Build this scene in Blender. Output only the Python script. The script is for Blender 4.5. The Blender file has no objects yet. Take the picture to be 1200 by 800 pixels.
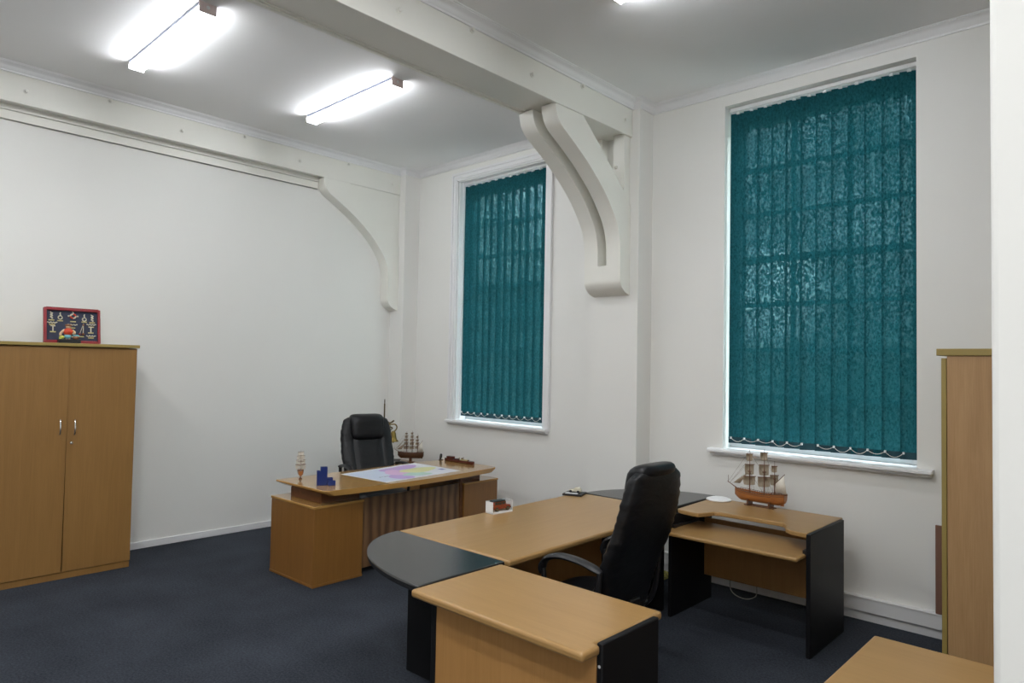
import bpy, bmesh, math, random
from mathutils import Vector, Matrix
random.seed(7)
PI = math.pi
COL = bpy.context.scene.collection

# ---------------------------------------------------------------- materials
def lin(c):
    return tuple(((v/255)/12.92 if v/255 <= .04045 else ((v/255+.055)/1.055)**2.4) for v in c)

def new_mat(name):
    m = bpy.data.materials.new(name); m.use_nodes = True
    nt = m.node_tree; b = nt.nodes['Principled BSDF']
    return m, nt, b

def plain(name, col, rough=.5, metal=0, bump=0, bscale=200, spec=.5, coat=0, var=.06, vscale=6):
    """base colour with a soft procedural variation and optional bump"""
    m, nt, b = new_mat(name)
    tc = nt.nodes.new('ShaderNodeTexCoord')
    n = nt.nodes.new('ShaderNodeTexNoise'); n.inputs['Scale'].default_value = vscale; n.inputs['Detail'].default_value = 3
    nt.links.new(tc.outputs['Object'], n.inputs['Vector'])
    mx = nt.nodes.new('ShaderNodeMix'); mx.data_type = 'RGBA'
    mx.inputs['A'].default_value = (*[v*(1-var) for v in col], 1); mx.inputs['B'].default_value = (*[min(1, v*(1+var)) for v in col], 1)
    nt.links.new(n.outputs['Fac'], mx.inputs['Factor']); nt.links.new(mx.outputs['Result'], b.inputs['Base Color'])
    b.inputs['Roughness'].default_value = rough; b.inputs['Metallic'].default_value = metal
    b.inputs['Specular IOR Level'].default_value = spec; b.inputs['Coat Weight'].default_value = coat
    if bump:
        n2 = nt.nodes.new('ShaderNodeTexNoise'); n2.inputs['Scale'].default_value = bscale; n2.inputs['Detail'].default_value = 4
        nt.links.new(tc.outputs['Object'], n2.inputs['Vector'])
        bp = nt.nodes.new('ShaderNodeBump'); bp.inputs['Strength'].default_value = bump; bp.inputs['Distance'].default_value = .002
        nt.links.new(n2.outputs['Fac'], bp.inputs['Height']); nt.links.new(bp.outputs['Normal'], b.inputs['Normal'])
    return m

def wood(name, c1, c2, axis='Y', rough=.35, scale=1.0, stretch=14, coat=.0, grain=.5):
    m, nt, b = new_mat(name)
    tc = nt.nodes.new('ShaderNodeTexCoord'); mp = nt.nodes.new('ShaderNodeMapping')
    s = [stretch*scale]*3; s['XYZ'.index(axis)] = .9*scale
    mp.inputs['Scale'].default_value = s
    nt.links.new(tc.outputs['Object'], mp.inputs['Vector'])
    n = nt.nodes.new('ShaderNodeTexNoise'); n.inputs['Scale'].default_value = 1.6; n.inputs['Detail'].default_value = 6; n.inputs['Roughness'].default_value = .6
    n.inputs['Distortion'].default_value = .8
    nt.links.new(mp.outputs['Vector'], n.inputs['Vector'])
    mp2 = nt.nodes.new('ShaderNodeMapping'); s2 = [160]*3; s2['XYZ'.index(axis)] = 5
    mp2.inputs['Scale'].default_value = s2; nt.links.new(tc.outputs['Object'], mp2.inputs['Vector'])
    n2 = nt.nodes.new('ShaderNodeTexNoise'); n2.inputs['Scale'].default_value = 1; n2.inputs['Detail'].default_value = 2
    nt.links.new(mp2.outputs['Vector'], n2.inputs['Vector'])
    ad = nt.nodes.new('ShaderNodeMix'); ad.data_type = 'FLOAT'; ad.inputs['Factor'].default_value = .35
    nt.links.new(n.outputs['Fac'], ad.inputs['A']); nt.links.new(n2.outputs['Fac'], ad.inputs['B'])
    cr = nt.nodes.new('ShaderNodeValToRGB')
    cr.color_ramp.elements[0].position = .5-.25*grain-.05; cr.color_ramp.elements[1].position = .5+.25*grain+.05
    cr.color_ramp.elements[0].color = (*c2, 1); cr.color_ramp.elements[1].color = (*c1, 1)
    nt.links.new(ad.outputs['Result'], cr.inputs['Fac']); nt.links.new(cr.outputs['Color'], b.inputs['Base Color'])
    b.inputs['Roughness'].default_value = rough; b.inputs['Coat Weight'].default_value = coat; b.inputs['Coat Roughness'].default_value = .12
    return m

M = {}
M['wall'] = plain('wall_paint', (.81, .804, .775), .55, bump=.15, bscale=60, var=.02, vscale=1.2)
M['ceil'] = plain('ceiling_paint', (.86, .855, .86), .7, bump=.03, bscale=80, var=.02, vscale=1.5)
M['trim'] = plain('white_gloss_paint', (.82, .82, .83), .3, bump=.0, bscale=40, var=.015)
M['truss'] = plain('truss_paint', (.81, .80, .745), .38, bump=.0, bscale=30, var=.02)
M['wood_x'] = wood('beech_laminate_x', (.385, .227, .086), (.335, .192, .067), 'X', .33)
M['wood_y'] = wood('beech_laminate_y', (.385, .227, .086), (.335, .192, .067), 'Y', .33)
M['wood_z'] = wood('beech_laminate_z', (.47, .245, .082), (.40, .20, .06), 'Z', .4)
M['cup_z'] = wood('cupboard_laminate', (.315, .165, .048), (.26, .132, .036), 'Z', .42)
M['oak_z'] = wood('oak_veneer_z', (.50, .305, .145), (.38, .215, .09), 'Z', .4, .8, 10)
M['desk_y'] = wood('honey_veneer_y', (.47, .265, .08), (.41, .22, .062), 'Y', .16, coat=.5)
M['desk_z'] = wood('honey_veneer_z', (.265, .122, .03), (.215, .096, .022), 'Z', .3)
M['edge'] = plain('wood_edge', (.52, .30, .11), .35)
M['olive_edge'] = plain('olive_edging', (.33, .24, .07), .4)
M['dark_wood'] = wood('dark_walnut', (.17, .07, .03), (.10, .04, .018), 'Y', .3)
M['black'] = plain('black_laminate', (.008, .008, .009), .45, bump=.15, bscale=500, spec=.2)
M['black_top'] = plain('black_gloss_top', (.016, .016, .016), .22, bump=.1, bscale=500, spec=.7)
M['plastic'] = plain('black_plastic', (.012, .012, .014), .42)
M['chrome'] = plain('chrome', (.75, .75, .75), .15, metal=1)
M['brass'] = plain('brass', (.20, .145, .045), .35, metal=1, bump=.1)
M['old_brass'] = plain('aged_brass', (.12, .09, .04), .4, metal=.7, bump=.2)
M['white'] = plain('white_plastic', (.82, .82, .82), .35)
M['paper'] = plain('map_paper', (.72, .74, .80), .5, var=.02)
M['p_sea'] = plain('map_sea', (.58, .65, .78), .5); M['p_purple'] = plain('map_purple', (.50, .35, .66), .5)
M['p_pink'] = plain('map_pink', (.68, .45, .68), .5); M['p_yellow'] = plain('map_yellow', (.70, .70, .36), .5)
M['p_green'] = plain('map_green', (.45, .64, .58), .5); M['p_ink'] = plain('map_ink', (.10, .12, .2), .6); M['p_blue'] = plain('map_legend', (.2, .25, .5), .6)
M['blue'] = plain('blue_plastic', (.004, .022, .16), .35)
M['hull'] = wood('ship_hull_wood', (.42, .16, .04), (.30, .10, .025), 'X', .3, 6)
M['hull_dark'] = wood('ship_dark_wood', (.11, .045, .02), (.06, .025, .012), 'X', .35, 6)
M['spar'] = plain('ship_spar', (.16, .06, .025), .5)
M['sail'] = plain('sail_cloth', (.42, .35, .26), .8, bump=.2, bscale=300, var=.15, vscale=60)
M['sail_white'] = plain('white_sail_cloth', (.70, .66, .58), .8, bump=.2, bscale=300, var=.12, vscale=60)
M['rig'] = plain('rigging_thread', (.16, .10, .06), .8)
M['red'] = plain('red_frame_lacquer', (.26, .012, .02), .3)
M['navy'] = plain('navy_felt', (.035, .042, .075), .8)
M['rope'] = plain('ivory_rope', (.62, .58, .46), .8, bump=.3, bscale=400)
M['plate'] = plain('gold_label_plate', (.50, .42, .18), .4)
M['orange'] = plain('orange_red_paint', (.62, .06, .02), .4)
M['skin'] = plain('cream_paint', (.68, .48, .30), .5); M['brown'] = plain('brown_paint', (.22, .09, .04), .5)
M['cyan'] = plain('pale_blue_paint', (.20, .50, .58), .5); M['lime'] = plain('yellow_green_paint', (.50, .52, .08), .5)
M['car_red'] = plain('car_red', (.36, .03, .012), .25, coat=.5)
M['car_black'] = plain('car_black', (.012, .012, .014), .3); M['car_glass'] = plain('car_window', (.03, .035, .045), .1)
M['board_brown'] = plain('brown_board', (.20, .10, .07), .6)
M['mahogany'] = wood('mahogany', (.10, .022, .012), (.06, .012, .008), 'Y', .25, 4)
M['cable_y'] = plain('yellow_cable', (.45, .42, .10), .5); M['cable_g'] = plain('grey_cable', (.35, .35, .33), .5)
M['endcap'] = plain('fixture_endcap', (.75, .62, .60), .5)
M['rubber'] = plain('rubber', (.02, .02, .02), .6)

# black leather with fine creases
def leather():
    m, nt, b = new_mat('black_leather')
    tc = nt.nodes.new('ShaderNodeTexCoord')
    v = nt.nodes.new('ShaderNodeTexNoise'); v.inputs['Scale'].default_value = 260; v.inputs['Detail'].default_value = 2
    mp = nt.nodes.new('ShaderNodeMapping'); mp.inputs['Scale'].default_value = (9, 9, 30); mp.inputs['Rotation'].default_value = (.5, .3, .2)
    w = nt.nodes.new('ShaderNodeTexNoise'); w.inputs['Scale'].default_value = 1; w.inputs['Detail'].default_value = 2; w.inputs['Distortion'].default_value = .6
    nt.links.new(tc.outputs['Object'], v.inputs['Vector']); nt.links.new(tc.outputs['Object'], mp.inputs['Vector']); nt.links.new(mp.outputs['Vector'], w.inputs['Vector'])
    b1 = nt.nodes.new('ShaderNodeBump'); b1.inputs['Strength'].default_value = .12; b1.inputs['Distance'].default_value = .002
    b2 = nt.nodes.new('ShaderNodeBump'); b2.inputs['Strength'].default_value = .25; b2.inputs['Distance'].default_value = .01
    nt.links.new(v.outputs['Fac'], b1.inputs['Height']); nt.links.new(w.outputs['Fac'], b2.inputs['Height'])
    nt.links.new(b2.outputs['Normal'], b1.inputs['Normal']); nt.links.new(b1.outputs['Normal'], b.inputs['Normal'])
    b.inputs['Base Color'].default_value = (.006, .0062, .0075, 1); b.inputs['Roughness'].default_value = .38; b.inputs['Specular IOR Level'].default_value = .32
    return m
M['leather'] = leather()

def carpet():
    m, nt, b = new_mat('carpet')
    tc = nt.nodes.new('ShaderNodeTexCoord')
    n = nt.nodes.new('ShaderNodeTexNoise'); n.inputs['Scale'].default_value = 75; n.inputs['Detail'].default_value = 6; n.inputs['Roughness'].default_value = .75
    n2 = nt.nodes.new('ShaderNodeTexNoise'); n2.inputs['Scale'].default_value = 2.2; n2.inputs['Detail'].default_value = 4
    for x in (n, n2): nt.links.new(tc.outputs['Object'], x.inputs['Vector'])
    mm = nt.nodes.new('ShaderNodeMix'); mm.data_type = 'FLOAT'; mm.inputs['Factor'].default_value = .25
    nt.links.new(n.outputs['Fac'], mm.inputs['A']); nt.links.new(n2.outputs['Fac'], mm.inputs['B'])
    cr = nt.nodes.new('ShaderNodeValToRGB')
    cr.color_ramp.elements[0].position = .3; cr.color_ramp.elements[1].position = .72
    cr.color_ramp.elements[0].color = (.006, .008, .012, 1); cr.color_ramp.elements[1].color = (.066, .075, .094, 1)
    nt.links.new(mm.outputs['Result'], cr.inputs['Fac']); nt.links.new(cr.outputs['Color'], b.inputs['Base Color'])
    bp = nt.nodes.new('ShaderNodeBump'); bp.inputs['Strength'].default_value = .5; bp.inputs['Distance'].default_value = .006
    nt.links.new(n.outputs['Fac'], bp.inputs['Height']); nt.links.new(bp.outputs['Normal'], b.inputs['Normal'])
    b.inputs['Roughness'].default_value = .95; b.inputs['Specular IOR Level'].default_value = .15
    return m
M['carpet'] = carpet()

def fluted():
    m, nt, b = new_mat('striped_walnut_panel')
    tc = nt.nodes.new('ShaderNodeTexCoord')
    mp = nt.nodes.new('ShaderNodeMapping'); mp.inputs['Scale'].default_value = (1, 1, .25)
    nt.links.new(tc.outputs['Object'], mp.inputs['Vector'])
    w = nt.nodes.new('ShaderNodeTexWave'); w.bands_direction = 'Y'; w.inputs['Scale'].default_value = 3.6; w.inputs['Distortion'].default_value = 3.0
    w.inputs['Detail'].default_value = 3; w.inputs['Detail Scale'].default_value = 3
    nt.links.new(mp.outputs['Vector'], w.inputs['Vector'])
    cr = nt.nodes.new('ShaderNodeValToRGB')
    cr.color_ramp.elements[0].color = (.085, .042, .022, 1); cr.color_ramp.elements[1].color = (.20, .108, .05, 1)
    nt.links.new(w.outputs['Fac'], cr.inputs['Fac']); nt.links.new(cr.outputs['Color'], b.inputs['Base Color'])
    b.inputs['Roughness'].default_value = .4
    return m
M['fluted'] = fluted()

def emis(name, col, s):
    m, nt, b = new_mat(name)
    b.inputs['Base Color'].default_value = (.9, .9, .9, 1)
    b.inputs['Emission Color'].default_value = (*col, 1); b.inputs['Emission Strength'].default_value = s
    return m
M['tube'] = emis('lit_diffuser', (.94, .97, 1.0), 20)
M['tube_side'] = emis('lit_tube', (.94, .97, 1.0), 53)
M['housing'] = plain('fixture_housing', (.30, .32, .42), .5)

def glass(name, tint=(.9, .95, .95), alpha=.12):
    m, nt, b = new_mat(name); nt.nodes.remove(b); out = nt.nodes['Material Output']
    t = nt.nodes.new('ShaderNodeBsdfTransparent'); t.inputs['Color'].default_value = (*tint, 1)
    g = nt.nodes.new('ShaderNodeBsdfGlossy'); g.inputs['Roughness'].default_value = .05
    mx = nt.nodes.new('ShaderNodeMixShader'); mx.inputs['Fac'].default_value = alpha
    nt.links.new(t.outputs['BSDF'], mx.inputs[1]); nt.links.new(g.outputs['BSDF'], mx.inputs[2]); nt.links.new(mx.outputs['Shader'], out.inputs['Surface'])
    return m
M['pane'] = glass('window_glass'); M['clear'] = glass('clear_plastic', (.96, .97, .97), .08)

def blind_fabric(name, kd, kt, tmin, tmax):
    m, nt, b = new_mat(name); nt.nodes.remove(b); out = nt.nodes['Material Output']
    tc = nt.nodes.new('ShaderNodeTexCoord')
    mp = nt.nodes.new('ShaderNodeMapping'); mp.inputs['Scale'].default_value = (1, 1, .6); nt.links.new(tc.outputs['Object'], mp.inputs['Vector'])
    n = nt.nodes.new('ShaderNodeTexNoise'); n.inputs['Scale'].default_value = 75; n.inputs['Detail'].default_value = 3; n.inputs['Roughness'].default_value = .7
    nt.links.new(mp.outputs['Vector'], n.inputs['Vector'])
    mr = nt.nodes.new('ShaderNodeMapRange'); mr.inputs['From Min'].default_value = .49; mr.inputs['From Max'].default_value = .66
    mr.inputs['To Min'].default_value = tmin; mr.inputs['To Max'].default_value = tmax
    nt.links.new(n.outputs['Fac'], mr.inputs['Value'])
    cr = nt.nodes.new('ShaderNodeValToRGB'); cr.color_ramp.elements[0].position = .3; cr.color_ramp.elements[1].position = .7
    cr.color_ramp.elements[0].color = (*[v*.55 for v in kd], 1); cr.color_ramp.elements[1].color = (*[v*1.5 for v in kd], 1)
    nt.links.new(n.outputs['Fac'], cr.inputs['Fac'])
    d = nt.nodes.new('ShaderNodeBsdfDiffuse'); nt.links.new(cr.outputs['Color'], d.inputs['Color'])
    t = nt.nodes.new('ShaderNodeBsdfTranslucent'); t.inputs['Color'].default_value = (*kt, 1)
    tr = nt.nodes.new('ShaderNodeBsdfTransparent'); tr.inputs['Color'].default_value = (.45, .72, .78, 1)
    ad = nt.nodes.new('ShaderNodeAddShader'); nt.links.new(d.outputs['BSDF'], ad.inputs[0]); nt.links.new(t.outputs['BSDF'], ad.inputs[1])
    mx = nt.nodes.new('ShaderNodeMixShader'); nt.links.new(mr.outputs['Result'], mx.inputs['Fac'])
    nt.links.new(ad.outputs['Shader'], mx.inputs[1]); nt.links.new(tr.outputs['BSDF'], mx.inputs[2]); nt.links.new(mx.outputs['Shader'], out.inputs['Surface'])
    return m
M['vane'] = blind_fabric('teal_blind_fabric', (.012, .07, .085), (.0014, .0105, .0125), .0, .036)
M['vane_hem'] = plain('teal_hem', (.008, .045, .06), .8)

# ---------------------------------------------------------------- geometry helpers
class MB:
    """collects shapes into one mesh; each face remembers a material slot"""
    def __init__(s): s.bm = bmesh.new(); s.mats = []
    def mi(s, m):
        if m not in s.mats: s.mats.append(m)
        return s.mats.index(m)
    def face(s, vs, m, smooth=False):
        try: f = s.bm.faces.new(vs)
        except ValueError: return None
        f.material_index = s.mi(m); f.smooth = smooth; return f
    def box(s, x0, x1, y0, y1, z0, z1, m, mat=None):
        c = [Vector((x, y, z)) for x in (x0, x1) for y in (y0, y1) for z in (z0, z1)]
        if mat is not None: c = [mat @ v for v in c]
        v = [s.bm.verts.new(p) for p in c]
        for q in ((0,1,3,2),(4,6,7,5),(0,4,5,1),(2,3,7,6),(0,2,6,4),(1,5,7,3)): s.face([v[i] for i in q], m)
    def prism(s, pts, ax, a0, a1, m, smooth=False):
        """closed 2-D outline extruded along an axis ('X','Y','Z'); pts are the other two coordinates in order"""
        def P(p, a): return {'X': (a, p[0], p[1]), 'Y': (p[0], a, p[1]), 'Z': (p[0], p[1], a)}[ax]
        A = [s.bm.verts.new(P(p, a0)) for p in pts]; B = [s.bm.verts.new(P(p, a1)) for p in pts]
        n = len(pts)
        for i in range(n):
            s.face([A[i], A[(i+1) % n], B[(i+1) % n], B[i]], m, smooth)
        s.face(A[::-1], m); s.face(B, m)
    def loft(s, rings, m, smooth=True, cap=True, closed=True):
        R = [[s.bm.verts.new(p) for p in r] for r in rings]
        n = len(R[0])
        for a, b in zip(R, R[1:]):
            for i in range(n if closed else n-1):
                s.face([a[i], a[(i+1) % n], b[(i+1) % n], b[i]], m, smooth)
        if cap and closed: s.face(R[0][::-1], m, smooth); s.face(R[-1], m, smooth)
    def cyl(s, p0, p1, r0, m, r1=None, n=16, smooth=True):
        r1 = r0 if r1 is None else r1
        p0, p1 = Vector(p0), Vector(p1); d = (p1-p0).normalized()
        u = d.orthogonal().normalized(); w = d.cross(u)
        ring = lambda p, r: [p+r*(math.cos(2*PI*i/n)*u+math.sin(2*PI*i/n)*w) for i in range(n)]
        s.loft([ring(p0, r0), ring(p1, r1)], m, smooth)
    def tube(s, path, r, m, n=8, flat=1.0, up=None):
        path = [Vector(p) for p in path]; rings = []
        u = None
        for i, p in enumerate(path):
            d = (path[min(i+1, len(path)-1)]-path[max(i-1, 0)]).normalized()
            if up is not None: u = (Vector(up)-d*d.dot(Vector(up))).normalized()
            elif u is None: u = d.orthogonal().normalized()
            else: u = (u-d*d.dot(u)).normalized()
            w = d.cross(u); rr = r[i] if isinstance(r, (list, tuple)) else r
            rings.append([p+rr*(math.cos(2*PI*k/n)*u*flat+math.sin(2*PI*k/n)*w) for k in range(n)])
        s.loft(rings, m)
    def lathe(s, prof, m, c=(0,0,0), n=24, axis='Z', smooth=True):
        rings = []
        for r, h in prof:
            ring = []
            for i in range(n):
                a = 2*PI*i/n; q = (r*math.cos(a), r*math.sin(a))
                v = {'Z': (q[0], q[1], h), 'X': (h, q[0], q[1]), 'Y': (q[0], h, q[1])}[axis]
                ring.append(Vector(c)+Vector(v))
            rings.append(ring)
        s.loft(rings, m, smooth)
    def sphere(s, c, r, m, n=12, sc=(1,1,1)):
        prof = [(max(1e-4, math.sin(PI*i/8))*r, -math.cos(PI*i/8)*r) for i in range(9)]
        rings = [[Vector(c)+Vector((q*math.cos(2*PI*k/n)*sc[0], q*math.sin(2*PI*k/n)*sc[1], h*sc[2])) for k in range(n)] for q, h in prof]
        s.loft(rings, m)
    def sweep(s, path, prof, m):
        """profile (out, z) swept along a plan polyline, out to the right of travel, mitred"""
        P = [Vector((p[0], p[1])) for p in path]; rings = []
        nrm = lambda a, b: Vector(((b-a).normalized().y, -(b-a).normalized().x))
        for i, p in enumerate(P):
            if i == 0: o = nrm(P[0], P[1])
            elif i == len(P)-1: o = nrm(P[-2], P[-1])
            else:
                n1, n2 = nrm(P[i-1], p), nrm(p, P[i+1]); o = (n1+n2)/(1+n1.dot(n2))
            rings.append([(p.x+o.x*a, p.y+o.y*a, z) for a, z in prof])
        s.loft(rings, m, smooth=False)
    def build(s, name, parent=None, bevel=0, seg=2, auto=True):
        me = bpy.data.meshes.new(name)
        bmesh.ops.remove_doubles(s.bm, verts=s.bm.verts, dist=1e-6)
        bmesh.ops.recalc_face_normals(s.bm, faces=s.bm.faces)
        for f in s.bm.faces: f.smooth = True
        s.bm.to_mesh(me); s.bm.free()
        me.set_sharp_from_angle(angle=math.radians(38))
        for m in s.mats: me.materials.append(m)
        o = bpy.data.objects.new(name, me); COL.objects.link(o)
        if parent is not None: o.parent = parent
        if bevel:
            md = o.modifiers.new('bevel', 'BEVEL'); md.width = bevel; md.segments = seg; md.limit_method = 'ANGLE'; md.angle_limit = math.radians(40)
        return o

def tag(o, label, cat, group=None, kind=None):
    o['label'] = label; o['category'] = cat
    if group: o['group'] = group
    if kind: o['kind'] = kind
    return o
def empty(name, loc=(0,0,0), rz=0):
    o = bpy.data.objects.new(name, None); COL.objects.link(o); o.location = loc; o.rotation_euler = (0, 0, rz); o.empty_display_size = .1
    return o
def copy_tree(o, parent=None):
    c = o.copy(); COL.objects.link(c); c.parent = parent
    for ch in list(o.children): copy_tree(ch, c)
    return c
def one(name, parent, mat, *box, bevel=0, seg=2):
    b = MB(); b.box(*box, mat); return b.build(name, parent, bevel, seg)
def arc(cx, cy, rx, ry, a0, a1, n):
    return [(cx+rx*math.cos(math.radians(a0+(a1-a0)*i/n)), cy+ry*math.sin(math.radians(a0+(a1-a0)*i/n))) for i in range(n+1)]
def smoothpath(pts, n=6):
    out = []; P = [Vector(p) for p in pts]
    for i in range(len(P)-1):
        p0, p1, p2, p3 = P[max(i-1,0)], P[i], P[i+1], P[min(i+2, len(P)-1)]
        for k in range(n):
            t = k/n
            out.append(.5*((2*p1)+(p2-p0)*t+(2*p0-5*p1+4*p2-p3)*t*t+(3*p1-p0-3*p2+p3)*t**3))
    out.append(P[-1]); return out

# ---------------------------------------------------------------- room shell
XW, YW, ZC = -6.724, 5.208, 4.035
XR, YB = 1.6, -2.6
def structure(o, label, cat):
    return tag(o, label, cat, kind='structure')
b = MB(); b.box(XW-.3, XR+.3, YB-.3, YW+.35, -.2, 0, M['carpet']); structure(b.build('floor'), 'dark blue-grey carpet floor under all the desks', 'floor')
b = MB(); b.box(XW-.3, XR+.3, YB-.3, YW+.35, ZC, ZC+.2, M['ceil']); structure(b.build('ceiling'), 'matt grey-white ceiling carrying the fluorescent lights', 'ceiling')
b = MB(); b.box(XW-.3, XW, YB-.3, YW+.35, 0, ZC, M['wall']); structure(b.build('wall_left'), 'cream painted left wall behind the tall double cupboard', 'wall')
b = MB(); b.box(XR, XR+.3, YB-.3, YW+.35, 0, ZC, M['wall']); structure(b.build('wall_right'), 'cream painted wall at the far right', 'wall')
b = MB(); b.box(XW, XR, YB-.3, YB, 0, ZC, M['wall']); structure(b.build('wall_front'), 'cream painted wall behind the viewer', 'wall')
b = MB(); b.box(-.2155, .95, 1.5, 1.72, 0, ZC, M['wall']); structure(b.build('wall_near', bevel=.012, seg=3), 'near cream wall end filling the right edge of view', 'wall')
# window wall with two openings
W1 = (-5.77, -4.45, 1.10, 3.81); W2 = (-2.543, -1.16, 1.085, 3.875)
b = MB(); y1 = YW+.35
for x0, x1 in ((XW, W1[0]), (W1[1], W2[0]), (W2[1], XR)): b.box(x0, x1, YW, y1, 0, ZC, M['wall'])
for w in (W1, W2):
    b.box(w[0], w[1], YW, y1, 0, w[2]-.03, M['wall']); b.box(w[0], w[1], YW, y1, w[3], ZC, M['wall'])
structure(b.build('wall_back'), 'cream painted wall with the two tall windows', 'wall')

# skirting
b = MB(); b.box(XW, XW+.016, YB, 4.99, 0, .064, M['trim']); structure(b.build('baseboard_left', bevel=.004), 'low white skirting board along the left wall', 'skirting')
sk = empty('baseboard_back'); structure(sk, 'two-step white skirting with cable trunking under the windows', 'skirting')
for x0, x1 in ((-6.474, -3.739), (-3.22, XR)):
    one('skirting_board', sk, M['trim'], x0, x1, YW-.02, YW, 0, .06, bevel=.003)
    t = MB(); t.box(x0, x1, YW-.045, YW, .066, .155, M['trim']); t.box(x0, x1, YW-.05, YW, .155, .166, M['trim']); t.build('cable_trunking', sk, .003)
one('skirting_board', sk, M['trim'], -3.739, -3.22, 4.971, 4.991, 0, .06, bevel=.003)
one('cable_trunking', sk, M['trim'], -3.739, -3.22, 4.946, 4.991, .066, .166, bevel=.003)

# cornices
prof = [(0, 3.965), (.012, 3.965), (.014, 3.978), (.022, 3.985), (.03, 4.002), (.045, 4.018), (.062, 4.026), (.064, 4.03), (.075, 4.03), (.078, ZC), (0, ZC)]
b = MB(); b.sweep([(-6.575, YB), (-6.575, 4.991), (-6.474, 4.991), (-6.474, YW), (-3.739, YW), (-3.739, 4.991), (-3.68, 4.991), (-3.68, YB)], prof, M['trim'])
structure(b.build('trim_1'), 'white cornice around the ceiling of the left bay', 'cornice')
b = MB(); b.sweep([(-3.293, YB), (-3.293, 4.991), (-3.22, 4.991), (-3.22, YW), (XR, YW)], prof, M['trim'])
structure(b.build('trim_2'), 'white cornice around the ceiling of the right bay', 'cornice')

# ---------------------------------------------------------------- roof trusses
inner = [(3.955, 3.735), (3.964, 3.68), (3.985, 3.625), (4.03, 3.575), (4.104, 3.530), (4.19, 3.48), (4.278, 3.425), (4.36, 3.372), (4.44, 3.312), (4.53, 3.24), (4.612, 3.165),
         (4.68, 3.09), (4.735, 3.02), (4.785, 2.945), (4.82, 2.86), (4.838, 2.77), (4.843, 2.66), (4.845, 2.52), (4.845, 2.46), (4.858, 2.425), (4.885, 2.393), (4.93, 2.365), (5.0, 2.345)]
inner = [tuple(p) for p in smoothpath([(a, b_, 0) for a, b_ in inner], 3)]; inner = [(p[0], p[1]) for p in inner]
slot_end = 2.60
def brace_outline(upto=None):
    outer = [(5.0, 3.10), (4.905, 3.219), (4.70, 3.394), (4.516, 3.551), (4.29, 3.735)]
    pts = inner if upto is None else [p for p in inner if p[1] >= upto]
    if upto is not None: pts = pts+[(4.844, upto), (5.0, upto)]
    return pts+outer
def make_bolt(parent, x, y, z, d=(1, 0)):
    m = MB()
    pr = [(.019, 0), (.019, .006), (.014, .007), (.015, .014), (.012, .022), (.004, .025)]
    if d == (1, 0): m.lathe(pr, M['truss'], (x, y, z), 12, 'X')
    else: m.lathe([(r, -h) for r, h in pr], M['truss'], (x, y, z), 12, 'Y')
    m.build('bolt', parent)
def truss(name, label, xl, xr, ribs, pil):
    t = empty(name); structure(t, label, 'roof truss')
    full = xl > XW+.1
    m = MB()
    if full:
        m.box(xl, xr, YB, 4.991, 3.745, ZC, M['truss'])
        m.box(xr-.03, xr, YB, 4.991, 3.728, 3.75, M['truss']); m.box(xl, xl+.03, YB, 4.991, 3.728, 3.75, M['truss'])
        m.box(xr-.045, xr-.033, YB, 4.991, 3.738, 3.75, M['truss']); m.box(xl+.033, xl+.045, YB, 4.991, 3.738, 3.75, M['truss'])
    else:
        m.box(xl, xr, YB, 4.991, 3.745, ZC, M['truss']); m.box(xr-.03, xr, YB, 4.991, 3.735, 3.75, M['truss'])
        m.box(xl, xl+.045, YB, 3.96, 3.70, 3.75, M['truss'])
        m.box(xl, xl+.022, YB, 3.96, 3.625, 3.74, M['truss']); m.box(xl, xl+.028, YB, 3.96, 3.625, 3.634, M['truss'])
    m.build('tie_beam', t, .004)
    for x0, x1 in ribs:
        m = MB(); m.prism(brace_outline(slot_end if full else None), 'X', x0, x1, M['truss']); m.build('curved_brace', t)
    if full:
        m = MB(); m.prism([p for p in [(4.844, slot_end)]+[q for q in inner if q[1] < slot_end]]+[(5.0, slot_end)], 'X', ribs[0][0], ribs[-1][1], M['truss'])
        m.build('corbel', t)
        for x0, x1 in ribs:
            one('wall_post', t, M['truss'], x0+.02, x1-.012, 4.90, 4.991, 2.61, 3.745, bevel=.003)
        make_bolt(t, -3.40, 4.90, 3.46, (0, -1))
    else:
        m = MB(); m.prism([(5.0, 3.09), (4.285, 3.74), (5.0, 3.74)], 'X', xl, xr-.012, M['truss']); m.build('spandrel', t)
    one('pilaster', t, M['wall'], pil[0], pil[1], 4.991, YW, 0, ZC-.001)
    y = 4.865; k = 0
    while y > YB+.2:
        make_bolt(t, xr, y, 3.845 if k % 2 == 0 else 3.948); y -= .603; k += 1
    return t
truss('trim_3', 'half truss beam with one curved brace against the left wall', XW, -6.575, [(XW, -6.575)], (XW, -6.474))
truss('trim_4', 'central truss beam with double curved braces on a corbel', -3.68, -3.293, [(-3.685, -3.54), (-3.45, -3.304)], (-3.739, -3.22))

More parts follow.
